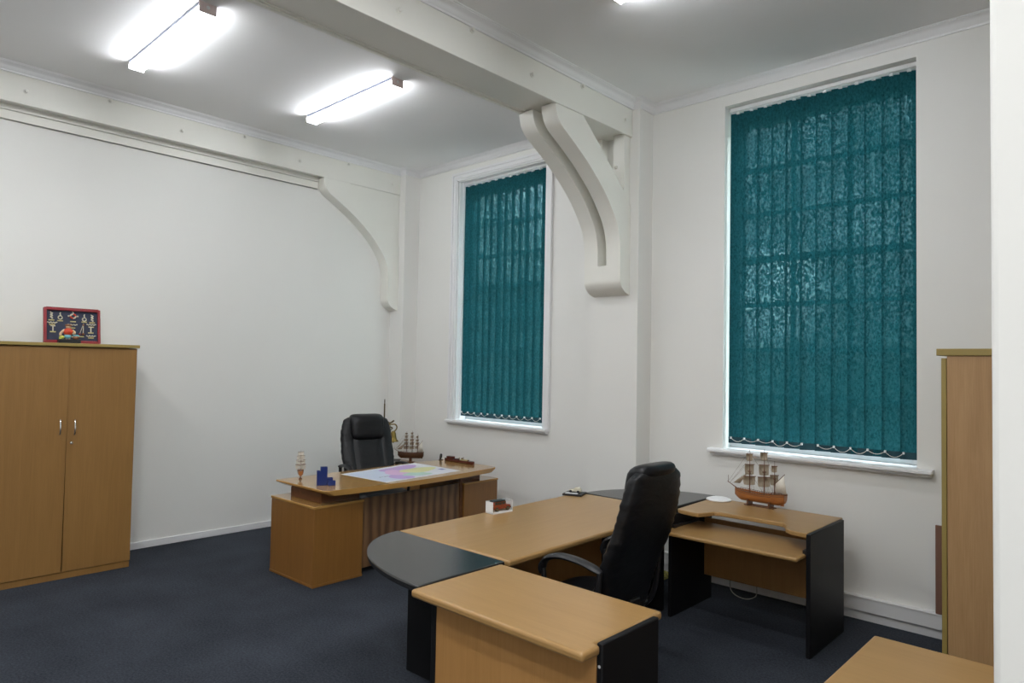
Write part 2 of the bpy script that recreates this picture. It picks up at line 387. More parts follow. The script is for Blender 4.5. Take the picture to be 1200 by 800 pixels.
# ---------------------------------------------------------------- windows
def make_window(name, label, w, architrave, mid):
    x0, x1, z0, z1 = w
    t = empty(name); structure(t, label, 'window')
    yf = YW+.145
    m = MB(); f = .055; fl, ft, fb = .06, .15, .055
    m.box(x0, x0+fl, yf, yf+.13, z0, z1, M['trim']); m.box(x1-f, x1, yf, yf+.13, z0, z1, M['trim'])
    m.box(x0+fl, x1-f, yf, yf+.13, z1-ft, z1, M['trim']); m.box(x0+fl, x1-f, yf, yf+.13, z0, z0+fb, M['trim'])
    m.build('window_frame', t, .004)
    m = MB(); g = .032; n = 7; a, c = x0+fl, x1-f; lo, hi = z0+fb, z1-ft
    for i in range(1, n):
        z = lo+(hi-lo)*i/n; h = .05 if i == mid else g
        m.box(a, c, yf+.045, yf+.085, z-h/2, z+h/2, M['trim'])
    for i in (1, 2):
        x = a+(c-a)*i/3; m.box(x-.016, x+.016, yf+.05, yf+.08, lo, hi, M['trim'])
    m.build('glazing_bar', t)
    one('window_pane', t, M['pane'], a, c, yf+.064, yf+.068, lo, hi)
    # sill
    s = MB()
    ex = .085 if architrave else .1
    s.box(x0, x1, YW-.0, yf+.01, z0-.03, z0, M['trim'])
    s.prism([(YW-.075, z0-.028), (YW-.075, z0-.008), (YW-.06, z0), (YW, z0), (YW, z0-.03)], 'X', x0-ex, x1+ex, M['trim'])
    s.prism([(YW, z0-.03), (YW-.055, z0-.03), (YW-.055, z0-.04), (YW-.03, z0-.055), (YW, z0-.058)], 'X', x0-ex+.015, x1+ex-.015, M['trim'])
    s.build('window_sill', t, .003)
    if architrave:
        s = MB(); wd = .088
        for q0, q1, d in ((0, .02, .018), (.02, .062, .026), (.062, wd, .034)):
            s.box(x0-q1, x0-q0, YW-d, YW, z0, z1+q0, M['trim']); s.box(x1+q0, x1+q1, YW-d, YW, z0, z1+q0, M['trim'])
            s.box(x0-q1, x1+q1, YW-d, YW, z1+q0, z1+q1, M['trim'])
        s.box(x0, x0+.018, YW, yf, z0, z1, M['trim']); s.box(x0, x0+.03, YW+.05, yf, z0, z1, M['trim'])
        s.box(x1-.012, x1, YW, yf, z0, z1, M['trim'])
        s.box(x0, x1, YW, yf, z1-.012, z1, M['trim'])
        s.build('architrave', t, .003)
    m = MB(); lx = x0+f-.005
    m.box(x0+.008, x0+.034, yf-.012, yf, 1.33, 1.49, M['old_brass']); m.build('window_latch', t, .002)
    return t
make_window('window_1', 'left sash window with moulded white architrave, beside the corner', W1, True, 4)
make_window('window_2', 'right sash window set plainly in the wall, above the ship model', W2, False, 4)

def make_blind(label, w, gapl, dz, seed, marks):
    rnd = random.Random(seed); x0, x1, z0, z1 = w
    t = empty('vertical_blind'); tag(t, label, 'window blind', 'teal vertical blinds in the windows')
    yb = YW+.085; top = z1-dz; bot = z0+.045
    rail = MB(); rail.box(x0+.012, x1-.004, yb-.022, yb+.022, top-.034, top-.002, M['white'])
    rail.box(x0+.012, x1-.004, yb-.026, yb-.022, top-.03, top-.022, M['trim']); rail.build('headrail', t, .003)
    n = 12; sp = (x1-x0-gapl-.004)/n
    beads = []
    for i in range(n):
        cx = x0+gapl+sp*(i+.5); a = math.radians(13+rnd.uniform(-6, 9)+(12 if i in marks else 0)); hw = .0625 if i not in (0, n-1) else .06
        tw = rnd.uniform(-.06, .06); m = MB(); R_ = []
        zt, zb = top-.05, bot
        for k in range(13):
            f = k/12; z = zt+(zb-zt)*f; aa = a+tw*math.sin(f*PI*1.3)
            row = []
            for j in range(5):
                u = (j/4-.5)*2*hw; bow = .004*(1-(2*j/4-1)**2)
                row.append(Vector((cx+u*math.cos(aa)-bow*math.sin(aa), yb+u*math.sin(aa)-bow*math.cos(aa), z)))
            R_.append(row)
        V = [[m.bm.verts.new(p) for p in r] for r in R_]
        for k in range(12):
            for j in range(4): m.face([V[k][j], V[k][j+1], V[k+1][j+1], V[k+1][j]], M['vane'], True)
        vane = m.build('vane', t)
        # sewn weight pocket at the foot of the vane
        h = MB(); ca, sa = math.cos(a), math.sin(a)
        mt = Matrix.Translation((cx, yb, 0)) @ Matrix.Rotation(a, 4, 'Z')
        h.box(-hw, hw, -.0035, .0015, bot-.004, bot+.045, M['vane_hem'], mt); h.build('weight_pocket', vane)
        c = MB(); c.box(cx-.012, cx+.012, yb-.012, yb+.004, zt-.006, zt+.012, M['white']); c.cyl((cx, yb-.004, zt+.008), (cx, yb-.004, top-.03), .004, M['white'], n=8); c.build('vane_clip', vane)
        e = Vector((cx-hw*.55, yb-.02-.035*abs(sa), bot+.04)); beads.append(e)
    ch = MB()
    for i, e in enumerate(beads):
        if i and i-1 in marks: ch.build('bead_chain', t); ch = MB()
        ch.box(e.x-.005, e.x+.005, e.y-.005, e.y+.012, e.z-.008, e.z+.008, M['white'])
        if i+1 < len(beads) and i not in marks:
            q = beads[i+1]; dp = rnd.uniform(.018, .034)
            ch.tube([e.lerp(q, k/8)-Vector((0, 0, dp*(1-(k/4-1)**2))) for k in range(9)], .0018, M['sail_white'], 5)
    ch.build('bead_chain', t)
    return t
make_blind('teal vertical blind in the left window with the architrave', W1, .028, .003, 3, (4,))
make_blind('teal vertical blind in the right window above the ship model', W2, .02, .003, 5, (5,))

# ---------------------------------------------------------------- ceiling lights
def make_light():
    t = empty('ceiling_light'); L = .665
    m = MB(); m.box(-L, L, -.053, .053, -.024, 0, M['housing']); m.build('light_housing', t)
    m = MB(); pr = [(-.050, -.024), (-.052, -.05), (-.044, -.062), (.044, -.062), (.052, -.05), (.050, -.024)]
    m.prism(pr, 'X', -L+.012, L-.012, M['tube'])
    m.bm.normal_update(); k_ = m.mi(M['tube_side'])
    for f in m.bm.faces:
        if abs(f.normal.y) > .8: f.material_index = k_
    m.build('diffuser', t)
    for sgn in (-1, 1):
        m = MB(); x0 = sgn*(L-.012); m.prism([(-.056, 0), (-.056, -.066), (.056, -.066), (.056, 0)], 'X', min(x0, x0+sgn*.014), max(x0, x0+sgn*.014), M['endcap'] if sgn > 0 else M['white'])
        xe = x0+sgn*.014
        m.lathe([(.012, xe-sgn*.001), (.012, xe+sgn*.003), (.008, xe+sgn*.003), (.008, xe+sgn*.001)], M['white'], (0, 0, -.028), 16, 'X')
        m.build('end_cap', t, .002)
    return t
L0 = make_light()
for i, (x, y, lb) in enumerate(((-5.125, 1.80, 'lit fluorescent batten on the ceiling nearest the top left corner of view'),
                                (-5.125, 3.33, 'lit fluorescent batten on the ceiling above the far left desk'),
                                (-1.735, 3.42, 'lit fluorescent batten in the right bay, only its tip in view'))):
    o = L0 if i == 0 else copy_tree(L0)
    o.location = (x, y, ZC); tag(o, lb, 'ceiling light', 'fluorescent ceiling lights')

# ---------------------------------------------------------------- double-door cupboard
t = empty('cupboard', (-6.18, 1.53, 0)); tag(t, 'tall light-brown two-door office cupboard against the left wall', 'cupboard')
m = MB(); m.box(-.47, -.07, -.49, .49, .05, 1.80, M['cup_z']); m.box(-.07, -.022, -.49, -.47, .05, 1.80, M['cup_z']); m.box(-.07, -.022, .47, .49, .05, 1.80, M['cup_z']); m.box(-.07, -.022, -.47, .47, 1.78, 1.80, M['cup_z']); m.box(-.07, -.022, -.47, .47, .05, .07, M['cup_z']); m.build('carcass', t, .002)
one('plinth', t, M['cup_z'], -.46, -.012, -.485, .485, 0, .05, bevel=.002)
one('top_panel', t, M['olive_edge'], -.475, .012, -.5, .5, 1.805, 1.83, bevel=.003)
def handle(par, y, z0, z1):
    m = MB(); m.tube(smoothpath([(.001, y, z1), (.02, y, z1-.005), (.027, y, (z0+z1)/2), (.02, y, z0+.005), (.001, y, z0)], 6), .0055, M['chrome'], 8); m.build('handle', par)
d = MB(); d.box(-.02, 0, -.488, -.004, .055, 1.793, M['cup_z']); d = d.build('door', t, .002); handle(d, -.052, 1.12, 1.235)
d = MB(); mt = Matrix.Translation((0, .486, 0)) @ Matrix.Rotation(math.radians(-.9), 4, 'Z') @ Matrix.Rotation(math.radians(.3), 4, 'X') @ Matrix.Translation((0, -.486, 0))
d.box(-.02, 0, .004, .486, .057, 1.793, M['cup_z'], mt); d = d.build('door', t, .002); handle(d, .047, 1.115, 1.23)
m = MB(); m.lathe([(.011, 0), (.011, .008), (.008, .011), (.001, .011)], M['chrome'], (0.006, .03, 1.052), 14, 'X'); m.build('lock', d)

# framed knot board on top
t = empty('knot_board', (-6.395, 1.592, 1.832), 0); tag(t, 'red-framed board of rope knots leaning on top of the cupboard', 'framed knot board')
tilt = Matrix.Rotation(math.radians(-9), 4, 'Y')
W, H = .200, .283
def tb(mb, x0, x1, y0, y1, z0, z1, mat): mb.box(x0, x1, y0, y1, z0, z1, mat, tilt)
m = MB(); fw = .020
tb(m, 0, .03, -W, -W+fw, 0, H, M['red']); tb(m, 0, .03, W-fw, W, 0, H, M['red']); tb(m, 0, .03, -W+fw, W-fw, 0, fw, M['red']); tb(m, 0, .03, -W+fw, W-fw, H-fw, H, M['red'])
m.build('frame', t, .004)
m = MB(); tb(m, .004, .012, -W+fw, W-fw, fw, H-fw, M['navy']); m.build('backing_panel', t)
def knot(kind, y, z, s=1.0):
    m = MB(); T = lambda p: tilt @ Vector((.016+p[0], y+p[1]*s, z+p[2]*s))
    if kind == 'bend':
        m.tube([T((.002*math.sin(k*1.3), .008*math.sin(k*.9), -.028+k*.0028)) for k in range(21)], .0042, M['rope'], 6)
        m.sphere(T((0, 0, 0)), .009, M['rope'], 8)
    elif kind == 'loop':
        m.tube([T((0, .014*math.cos(a), -.012+.014*math.sin(a))) for a in [2*PI*k/16 for k in range(17)]], .0042, M['rope'], 6)
        m.tube([T((0, .002*math.sin(k), .002+k*.0035)) for k in range(9)], .005, M['rope'], 6)
    elif kind == 'ring':
        for q in range(4):
            mm = M['rope'] if q % 2 else M['orange']
            m.tube([T((0, .019*math.cos(a), .017*math.sin(a))) for a in [PI/2*q+PI/8*k for k in range(5)]], .006, mm, 6)
        m.tube([T((0, .004*math.sin(k), .018+k*.004)) for k in range(6)], .004, M['rope'], 6)
        m.sphere(T((0, -.032, 0)), .007, M['rope'], 8); m.sphere(T((0, .032, 0)), .007, M['rope'], 8)
    elif kind == 'bar':
        m.tube([T((.003*math.sin(k*1.7), -.034+k*.0034, .004*math.sin(k*1.1))) for k in range(21)], .004, M['rope'], 6)
    elif kind == 'tackle':
        m.tube([T((0, .004, -.045)), T((0, .006, .045))], .0035, M['rope'], 6); m.tube([T((0, -.022, -.045)), T((0, .006, .045))], .002, M['rope'], 6)
        m.sphere(T((0, .004, -.04)), .01, M['brown'], 8); m.sphere(T((0, -.022, -.042)), .008, M['red'], 8); m.sphere(T((0, .006, .035)), .008, M['brown'], 8)
    elif kind == 'tee':
        m.tube([T((0, 0, -.02)), T((0, 0, .022))], .005, M['rope'], 6); m.tube([T((0, -.016, .022)), T((0, .016, .022))], .004, M['rope'], 6)
    m.build('rope_knot', t)
def plate(y, z, w=.02):
    m = MB(); m.box(.012, .0155, y-w, y+w, z-.0045, z+.0045, M['plate'], tilt); m.build('label_plate', t)
for k, y, z, pz in (('bend', -.145, .222, .183), ('loop', -.085, .218, .18), ('ring', .005, .222, .178), ('loop', .085, .212, .178), ('bend', .142, .214, .176),
                    ('bar', -.14, .162, .146), ('bar', .0, .15, .125), ('bar', .135, .158, .139), ('tee', -.135, .113, .088), ('tee', .132, .115, .09), ('loop', .0, .075, .052), ('bar', .132, .062, .048)):
    knot(k, y, z); plate(y, pz)
knot('tackle', .072, .118); plate(.062, .056)
# figurine in front of it
t = empty('figurine', (-6.285, 1.545, 1.83)); tag(t, 'small painted figurine with round red body on a black block', 'figurine')
one('base', t, M['plastic'], -.03, .03, -.075, .075, 0, .032, bevel=.003)
m = MB(); m.sphere((0, -.01, .092), .034, M['orange'], 16, (.8, 1, .9)); m.sphere((0, -.01, .132), .018, M['skin'], 12)
m.sphere((0, -.008, .142), .022, M['brown'], 12, (1, 1.2, .5))
m.tube(smoothpath([(0, -.036, .105), (.005, -.06, .08), (.008, -.062, .06)], 4), .009, M['skin'], 8); m.tube(smoothpath([(0, .018, .105), (.005, .034, .09), (.012, .03, .075)], 4), .008, M['skin'], 8)
m.sphere((0, -.012, .055), .02, M['cyan'], 10, (1, 1.2, 1)); m.cyl((0, -.02, .03), (0, -.02, .05), .007, M['skin']); m.cyl((0, .0, .03), (0, .0, .05), .007, M['skin'])
m.build('body', t)
m = MB(); m.sphere((0, -.052, .046), .016, M['lime'], 10, (1, 1.2, 1)); m.cyl((0, -.058, .03), (0, -.058, .04), .012, M['lime']); m.build('side_ornament', t)
m = MB(); m.sphere((0, .045, .045), .018, M['brown'], 10, (1, 1.3, .9)); m.sphere((0, .046, .062), .014, M['cyan'], 10, (1, 1.8, .6)); m.build('side_ornament', t)

# ---------------------------------------------------------------- far executive desk
t = empty('executive_desk', (-4.965, 3.785, 0), math.radians(1.2)); tag(t, 'honey-veneer executive desk with floating bowed top and striped front panel, near left wall', 'desk')
HY, HX, ZT = .95, .365, .74
front = [(HX+.07*(1-(k/10-1)**2), -HY+.03+(2*HY-.06)*k/20) for k in range(21)]
outl = [(-HX, -HY), (HX-.03, -HY)]+front+[(HX-.03, HY), (-HX, HY)]
def inset(pts, d):
    cx = sum(p[0] for p in pts)/len(pts); cy = sum(p[1] for p in pts)/len(pts)
    return [(p[0]-math.copysign(min(d, abs(p[0]-cx)), p[0]-cx) if abs(p[0]-cx) > .3 else p[0], p[1]-math.copysign(d, p[1]-cy) if abs(p[1]-cy) > HY-.1 else p[1]) for p in pts]
m = MB(); m.loft([[(p[0], p[1], z) for p in pts] for pts, z in ((inset(outl, .05), ZT-.042), (inset(outl, .004), ZT-.016), (outl, ZT-.012), (outl, ZT-.003), (inset(outl, .003), ZT))], M['desk_y'], smooth=False)
m.build('desk_top', t)
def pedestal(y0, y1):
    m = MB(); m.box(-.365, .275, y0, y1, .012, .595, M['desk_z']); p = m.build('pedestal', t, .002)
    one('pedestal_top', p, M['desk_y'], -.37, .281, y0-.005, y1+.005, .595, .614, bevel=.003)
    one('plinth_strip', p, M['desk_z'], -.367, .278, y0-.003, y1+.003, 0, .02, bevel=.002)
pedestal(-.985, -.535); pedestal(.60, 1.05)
one('spacer_block', t, M['dark_wood'], -.25, .20, -.88, -.52, .614, ZT-.042, bevel=.003)
one('spacer_block', t, M['dark_wood'], -.25, .20, .52, .88, .614, ZT-.042, bevel=.003)
one('front_panel', t, M['fluted'], .215, .24, -.535, .60, .05, .612, bevel=.002)
one('edge_post', t, M['dark_wood'], .225, .255, .57, .602, .02, ZT-.042, bevel=.002)

# map lying on it (desk frame)
mp_root = empty('map_sheet', (-4.965, 3.785, ZT), math.radians(1.2)); tag(mp_root, 'large coloured paper map lying open on the executive desk', 'map')
def to_local(x, y):
    a = -math.radians(1.2); dx, dy = x+4.965, y-3.785
    return (dx*math.cos(a)-dy*math.sin(a), dx*math.sin(a)+dy*math.cos(a))
A, B, C_, D = [to_local(*p) for p in ((-5.20, 3.37), (-4.595, 3.42), (-4.67, 4.31), (-5.325, 4.30))]   # left-back, left-front, right-front, right-back
def uv(u, v):  # u along the long side, v front to back
    p = [A[i]*(1-u)*v+B[i]*(1-u)*(1-v)+C_[i]*u*(1-v)+D[i]*u*v for i in (0, 1)]
    return p
m = MB()
def sheet(poly, z, mat):
    m.face([m.bm.verts.new((*uv(u, v), z+.0006)) for u, v in poly], M[mat])
n = 12; V = [[m.bm.verts.new((*uv(i/n, j/n), .0004+.006*(max(0, (i/n-.8))**2)*5+(.0012*math.sin(i*1.1)**2))) for j in range(n+1)] for i in range(n+1)]
for i in range(n):
    for j in range(n): m.face([V[i][j], V[i+1][j], V[i+1][j+1], V[i][j+1]], M['paper'], True)
def blob(cu, cv, ru, rv, seed, mat, z, n=26, rough=.16):
    r = random.Random(seed); ph = [r.uniform(0, 6.28) for _ in range(4)]
    sheet([(cu+ru*math.cos(a)*(1+rough*sum(math.sin((k+2)*a+ph[k])/(k+1) for k in range(4))), cv+rv*math.sin(a)*(1+rough*sum(math.sin((k+2)*a+ph[k])/(k+1) for k in range(4)))) for a in [2*PI*i/n for i in range(n)]], z, mat)
sheet([(.02, .06), (.36, .05), (.42, .3), (.36, .55), (.46, .72), (.44, .93), (.03, .94)], .002, 'p_sea')
blob(.63, .78, .24, .15, 1, 'p_purple', .0026); blob(.33, .24, .14, .20, 2, 'p_purple', .0028); blob(.45, .50, .12, .28, 3, 'p_pink', .003)
blob(.70, .46, .19, .2, 4, 'p_yellow', .0034); blob(.52, .22, .16, .13, 5, 'p_green', .0032); blob(.46, .60, .05, .06, 9, 'p_pink', .0036)
sheet([(.88, .22), (.94, .22), (.94, .32), (.88, .32)], .0032, 'p_blue')
for k in range(9): sheet([(.13+k*.03, .36+.012*math.sin(k*2)), (.148+k*.03, .36+.012*math.sin(k*2)), (.148+k*.03, .385), (.13+k*.03, .39)], .0026, 'p_ink')
m.build('map_paper', mp_root)

# blue pencil holder cluster
t = empty('pencil_holder', (-4.84, 2.985, ZT), math.radians(-28)); tag(t, 'dark blue stepped plastic pencil holder on the executive desk', 'pencil holder')
def cup(parent, x0, x1, y0, y1, h, wall=.004):
    m = MB(); m.box(x0, x1, y0, y1, 0, .004, M['blue'])
    m.box(x0, x0+wall, y0, y1, 0, h, M['blue']); m.box(x1-wall, x1, y0, y1, 0, h, M['blue']); m.box(x0, x1, y0, y0+wall, 0, h, M['blue']); m.box(x0, x1, y1-wall, y1, 0, h, M['blue'])
    m.build('compartment', parent, .0015)
cup(t, -.025, .025, -.028, .025, .142); cup(t, -.025, .025, -.055, -.028, .112); cup(t, -.025, .015, .025, .07, .055); cup(t, .015, .05, .03, .088, .036)

# ---------------------------------------------------------------- model ships
def make_ship(name, label, loc, rz, L, hull_m, sail_m, masts, stand, beam=.11, hull_h=.13, white_spanker=True, brace=0):
    """x = fore(-) to aft(+); masts: (x fraction, height, [(z0,z1,half-width)...])"""
    t = empty(name, loc, rz); tag(t, label, 'model ship', 'sailing ship models')
    zk = stand[1]; Hh = hull_h*L; Bm = beam*L
    m = MB(); rings = []; N = 22
    for i in range(N+1):
        f = i/N; x = (-.5+f)*L
        half = Bm*(min(1, (f/.28)**.62) if f < .28 else 1-.32*((f-.28)/.72)**2.2)
        half = max(half, .002)
        keel = zk+(.55*Hh*(1-f/.14)**1.6 if f < .14 else 0)+(.38*Hh*((f-.86)/.14)**1.5 if f > .86 else 0)
        sheer = zk+Hh*(1+.28*(1-f)**3*1.2+.30*max(0, f-.45)**1.4*1.6+(.12 if f > .74 else 0))
        d = sheer-keel
        rings.append([(x, -half*.98, sheer), (x, -half, keel+d*.62), (x, -half*.82, keel+d*.30), (x, -half*.35, keel+d*.07), (x, 0, keel),
                      (x, half*.35, keel+d*.07), (x, half*.82, keel+d*.30), (x, half, keel+d*.62), (x, half*.98, sheer), (x, half*.86, sheer), (x, half*.86, sheer-d*.18), (x, -half*.86, sheer-d*.18), (x, -half*.86, sheer)])
    m.loft(rings, hull_m); hull = m.build('hull', t)
    w = MB()
    for sgn in (-1, 1):
        for q, mm in ((.80, M['spar']), (.98, M['hull_dark'])):
            w.tube([(r[0][0], sgn*abs(r[0][1])*1.02, r[4][2]+(r[0][2]-r[4][2])*q) for r in rings[1:]], .006*L, mm, 5)
    w.build('wale', hull)
    rails = {-1: MB(), 1: MB()}
    for i in range(2, N, 1):
        r = rings[i]; 
        for sgn in (-1, 1): rails[sgn].cyl((r[0][0], sgn*abs(r[0][1])*.93, r[0][2]), (r[0][0], sgn*abs(r[0][1])*.93, r[0][2]+.025*L), .004*L, M['spar'], n=5)
    for sgn in (-1, 1):
        rails[sgn].tube([(r[0][0], sgn*abs(r[0][1])*.93, r[0][2]+.022*L) for r in rings[2:N]], .004*L, M['spar'], 5); rails[sgn].build('deck_rail', hull)
    m = MB(); m.prism([(.40*L, zk), (.47*L, zk), (.47*L, zk+.55*Hh), (.44*L, zk+.6*Hh)], 'Y', -.006*L, .006*L, hull_m); m.build('rudder', hull)
    bz = rings[0][0][2]
    m = MB(); m.cyl((-.46*L, 0, bz-.01*L), (-.66*L, 0, bz+.10*L), .011*L, M['spar'], .005*L, 8); m.cyl((-.64*L, 0, bz+.07*L), (-.64*L, 0, bz+.22*L), .004*L, M['spar'], n=6); m.build('bowsprit', t)
    rg = MB(); tops = []
    for fx, h, sails in masts:
        x = fx*L; zb = zk+Hh*.85; zt = zk+h*L
        m = MB(); m.cyl((x, 0, zb), (x, 0, zb+(zt-zb)*.55), .012*L, M['spar'], .009*L, 8); m.cyl((x, 0, zb+(zt-zb)*.5), (x, 0, zt), .008*L, M['spar'], .003*L, 8)
        m.box(x-.025*L, x+.025*L, -.035*L, .035*L, zb+(zt-zb)*.50, zb+(zt-zb)*.515, M['spar']); mast = m.build('mast', t); tops.append((x, zt, zb))
        for z0, z1, hw in sails:
            z0, z1, hw = zk+z0*L, zk+z1*L, hw*L
            y_ = MB(); cb, sb = math.cos(math.radians(brace)), math.sin(math.radians(brace)); RB = lambda dx, dy, z: (x+dx*cb-dy*sb, dx*sb+dy*cb, z)
            y_.cyl(RB(-.014*L, -hw*1.1, z1), RB(-.014*L, hw*1.1, z1), .007*L, M['spar'], n=6); y_.build('yard', mast)
            s = MB(); G = []
            for a in range(9):
                row = []
                for c in range(7):
                    u = a/8*2-1; v = c/6
                    bl = (1-u*u*.75)*math.sin(PI*(.18+.78*v))*.075*L
                    row.append(s.bm.verts.new(RB(-.016*L-bl, u*hw*(1-.04*v)*(1.0+.06*math.sin(PI*v)), z1+(z0-z1)*v+.012*L*v*u*u)))
                G.append(row)
            for a in range(8):
                for c in range(6): s.face([G[a][c], G[a+1][c], G[a+1][c+1], G[a][c+1]], sail_m, True)
            s = s.build('square_sail', mast)
            md = s.modifiers.new('thick', 'SOLIDIFY'); md.thickness = .003*L
        for sgn in (-1, 1):
            for dx in (-.01, .03, .06):
                rg.cyl((x+dx*L, sgn*Bm*.9, zk+Hh*1.0), (x, 0, zb+(zt-zb)*.55), .0016*L, M['rig'], n=4)
    for (x, zt, zb), (x2, zt2, zb2) in zip(tops, tops[1:]):
        rg.cyl((x, 0, zt*.96), (x2, 0, zb2+(zt2-zb2)*.45), .0018*L, M['rig'], n=4)
        rg.cyl((x, 0, zb+(zt-zb)*.5), (x2, 0, zb2+.02*L), .0018*L, M['rig'], n=4)
    x, zt, zb = tops[0]
    for q in (.99, .8, .55): rg.cyl((x, 0, zb+(zt-zb)*q), (-(.47+.18*q)*L, 0, bz+.09*q*L), .0018*L, M['rig'], n=4)
    rg.build('rigging', t)
    # headsails and spanker
    for q, dx in ((.72, 0), (.5, .06)):
        s = MB(); P3 = [(x-.02*L, .0, zb+(zt-zb)*q), (-(.60-dx)*L, 0, bz+.08*L), (x+(-.28 if dx == 0 else -.2)*L, .01*L, zb+(.30 if dx == 0 else .17)*L)]
        s.face([s.bm.verts.new(p) for p in P3], sail_m); s = s.build('head_sail', t); md = s.modifiers.new('thick', 'SOLIDIFY'); md.thickness = .003*L
    x, zt, zb = tops[-1]; s = MB(); sm = M['sail_white'] if white_spanker else sail_m
    P4 = [(x+.02*L, 0, zb+.06*L), (x+.02*L, 0, zb+(zt-zb)*.38), (x+.17*L, .01*L, zb+(zt-zb)*.62), (x+.22*L, .015*L, zb+.08*L)]
    s.face([s.bm.verts.new(p) for p in P4], sm); s = s.build('spanker_sail', t); md = s.modifiers.new('thick', 'SOLIDIFY'); md.thickness = .003*L
    m = MB(); m.cyl((x, 0, zb+(zt-zb)*.36), (x+.19*L, .01*L, zb+(zt-zb)*.66), .006*L, M['spar'], n=6); m.cyl((x, 0, zb+.05*L), (x+.24*L, .015*L, zb+.07*L), .006*L, M['spar'], n=6); m.build('boom', t)
    m = MB()
    if stand[0] == 'cradle':
        for sgn in (-1, 1): m.box(-.28*L, .30*L, sgn*.06*L-.012*L, sgn*.06*L+.012*L, 0, .02*L, M['dark_wood'])
        for xx in (-.2*L, .22*L): m.box(xx-.015*L, xx+.015*L, -.085*L, .085*L, .02*L, zk+.01*L, M['dark_wood']); m.box(xx-.015*L, xx+.015*L, -.10*L, -.07*L, .01*L, zk+.05*L, M['dark_wood']); m.box(xx-.015*L, xx+.015*L, .07*L, .10*L, .01*L, zk+.05*L, M['dark_wood'])
    else:
        m.box(-.14*L, .14*L, -.08*L, .08*L, 0, .03*L, M['brown'] if stand[2] else M['dark_wood']); m.box(-.05*L, .05*L, -.03*L, .03*L, .03*L, zk+.02*L, M['hull_dark'])
    m.build('stand', t, .001)
    return t
make_ship('model_ship', 'orange-brown three-masted ship model with tan sails on the computer desk', (-2.085, 4.86, .735), math.radians(-2), .38, M['hull'], M['sail'],
          [(-.20, .98, [(.30, .47, .11), (.50, .70, .085), (.76, .90, .06)]), (.09, 1.02, [(.30, .49, .11), (.52, .72, .09), (.80, .95, .065)]), (.29, .82, [(.36, .55, .075), (.60, .72, .05)])], ('cradle', .028), hull_h=.17, brace=-48)
make_ship('model_ship', 'dark three-masted ship model with rows of small sails behind the map', (-6.17, 4.915, .6), math.radians(40), .295, M['hull_dark'], M['sail'],
          [(-.16, 1.03, [(.34, .46, .12), (.49, .60, .10), (.63, .73, .09), (.76, .86, .07), (.89, .96, .05)]), (.06, 1.05, [(.34, .46, .12), (.49, .60, .10), (.63, .73, .09), (.76, .86, .07), (.89, .98, .05)]),
           (.27, .96, [(.36, .47, .1), (.50, .60, .09), (.63, .72, .07), (.76, .85, .05)])], ('post', .045, False), hull_h=.19, brace=-40)
make_ship('model_ship', 'small white-sailed ship model seen end-on beside the blue pencil holder', (-5.20, 2.985, ZT), math.radians(-28), .165, M['hull'], M['sail_white'],
          [(-.2, 1.22, [(.30, .54, .23), (.56, .76, .21), (.78, .95, .18), (.97, 1.12, .14)]), (.06, 1.30, [(.30, .56, .24), (.58, .79, .22), (.81, 1.0, .18), (1.02, 1.2, .14)]), (.27, 1.1, [(.40, .56, .16), (.60, .74, .14), (.78, .92, .1)])], ('post', .03, True), beam=.15, hull_h=.24, brace=8)

# small dark ornament and long mahogany barge model at the desk's far end
t = empty('ornament', (-5.33, 4.64, ZT), .5); tag(t, 'tiny black ornament at the far back corner of the executive desk', 'ornament')
m = MB(); m.box(-.018, .018, -.018, .018, 0, .008, M['plastic']); m.build('base', t, .001)
m = MB(); m.tube(smoothpath([(0, -.012, .008), (0, -.014, .035), (0, 0, .056), (0, .014, .045), (0, .014, .02)], 5), [.011-.0002*k for k in range(21)], M['plastic'], 8); m.sphere((0, .004, .05), .014, M['plastic'], 10); m.build('body', t)
t = empty('model_barge', (-5.07, 4.655, ZT), math.radians(1)); tag(t, 'long low mahogany boat model with brass fittings at the right end of the executive desk', 'model boat')
m = MB(); hl = []
for i in range(13):
    f = i/12; x = -.205+.41*f; w = .028*min(1, (f/.12+.35))*min(1, ((1-f)/.1+.4)); hl.append([(x, -w, .03), (x, -w, .008), (x, -w*.7, 0), (x, w*.7, 0), (x, w, .008), (x, w, .03)])
m.loft(hl, M['mahogany'], smooth=False); m.build('hull', t)
one('cabin', t, M['mahogany'], -.165, -.085, -.022, .022, .03, .052, bevel=.002)
m = MB(); m.box(-.05, -.01, -.015, .015, .03, .038, M['mahogany']); m.box(.03, .12, -.018, .018, .03, .036, M['plate']); m.build('deck_hatch', t, .001)
m = MB(); m.sphere((.04, 0, .043), .009, M['brass'], 10); m.cyl((.06, 0, .03), (.06, 0, .062), .003, M['brass'], n=8); m.sphere((.13, .0, .04), .009, M['chrome'], 10); m.cyl((.0, 0, .03), (.0, 0, .05), .004, M['brass'], n=8); m.build('brass_fitting', t)

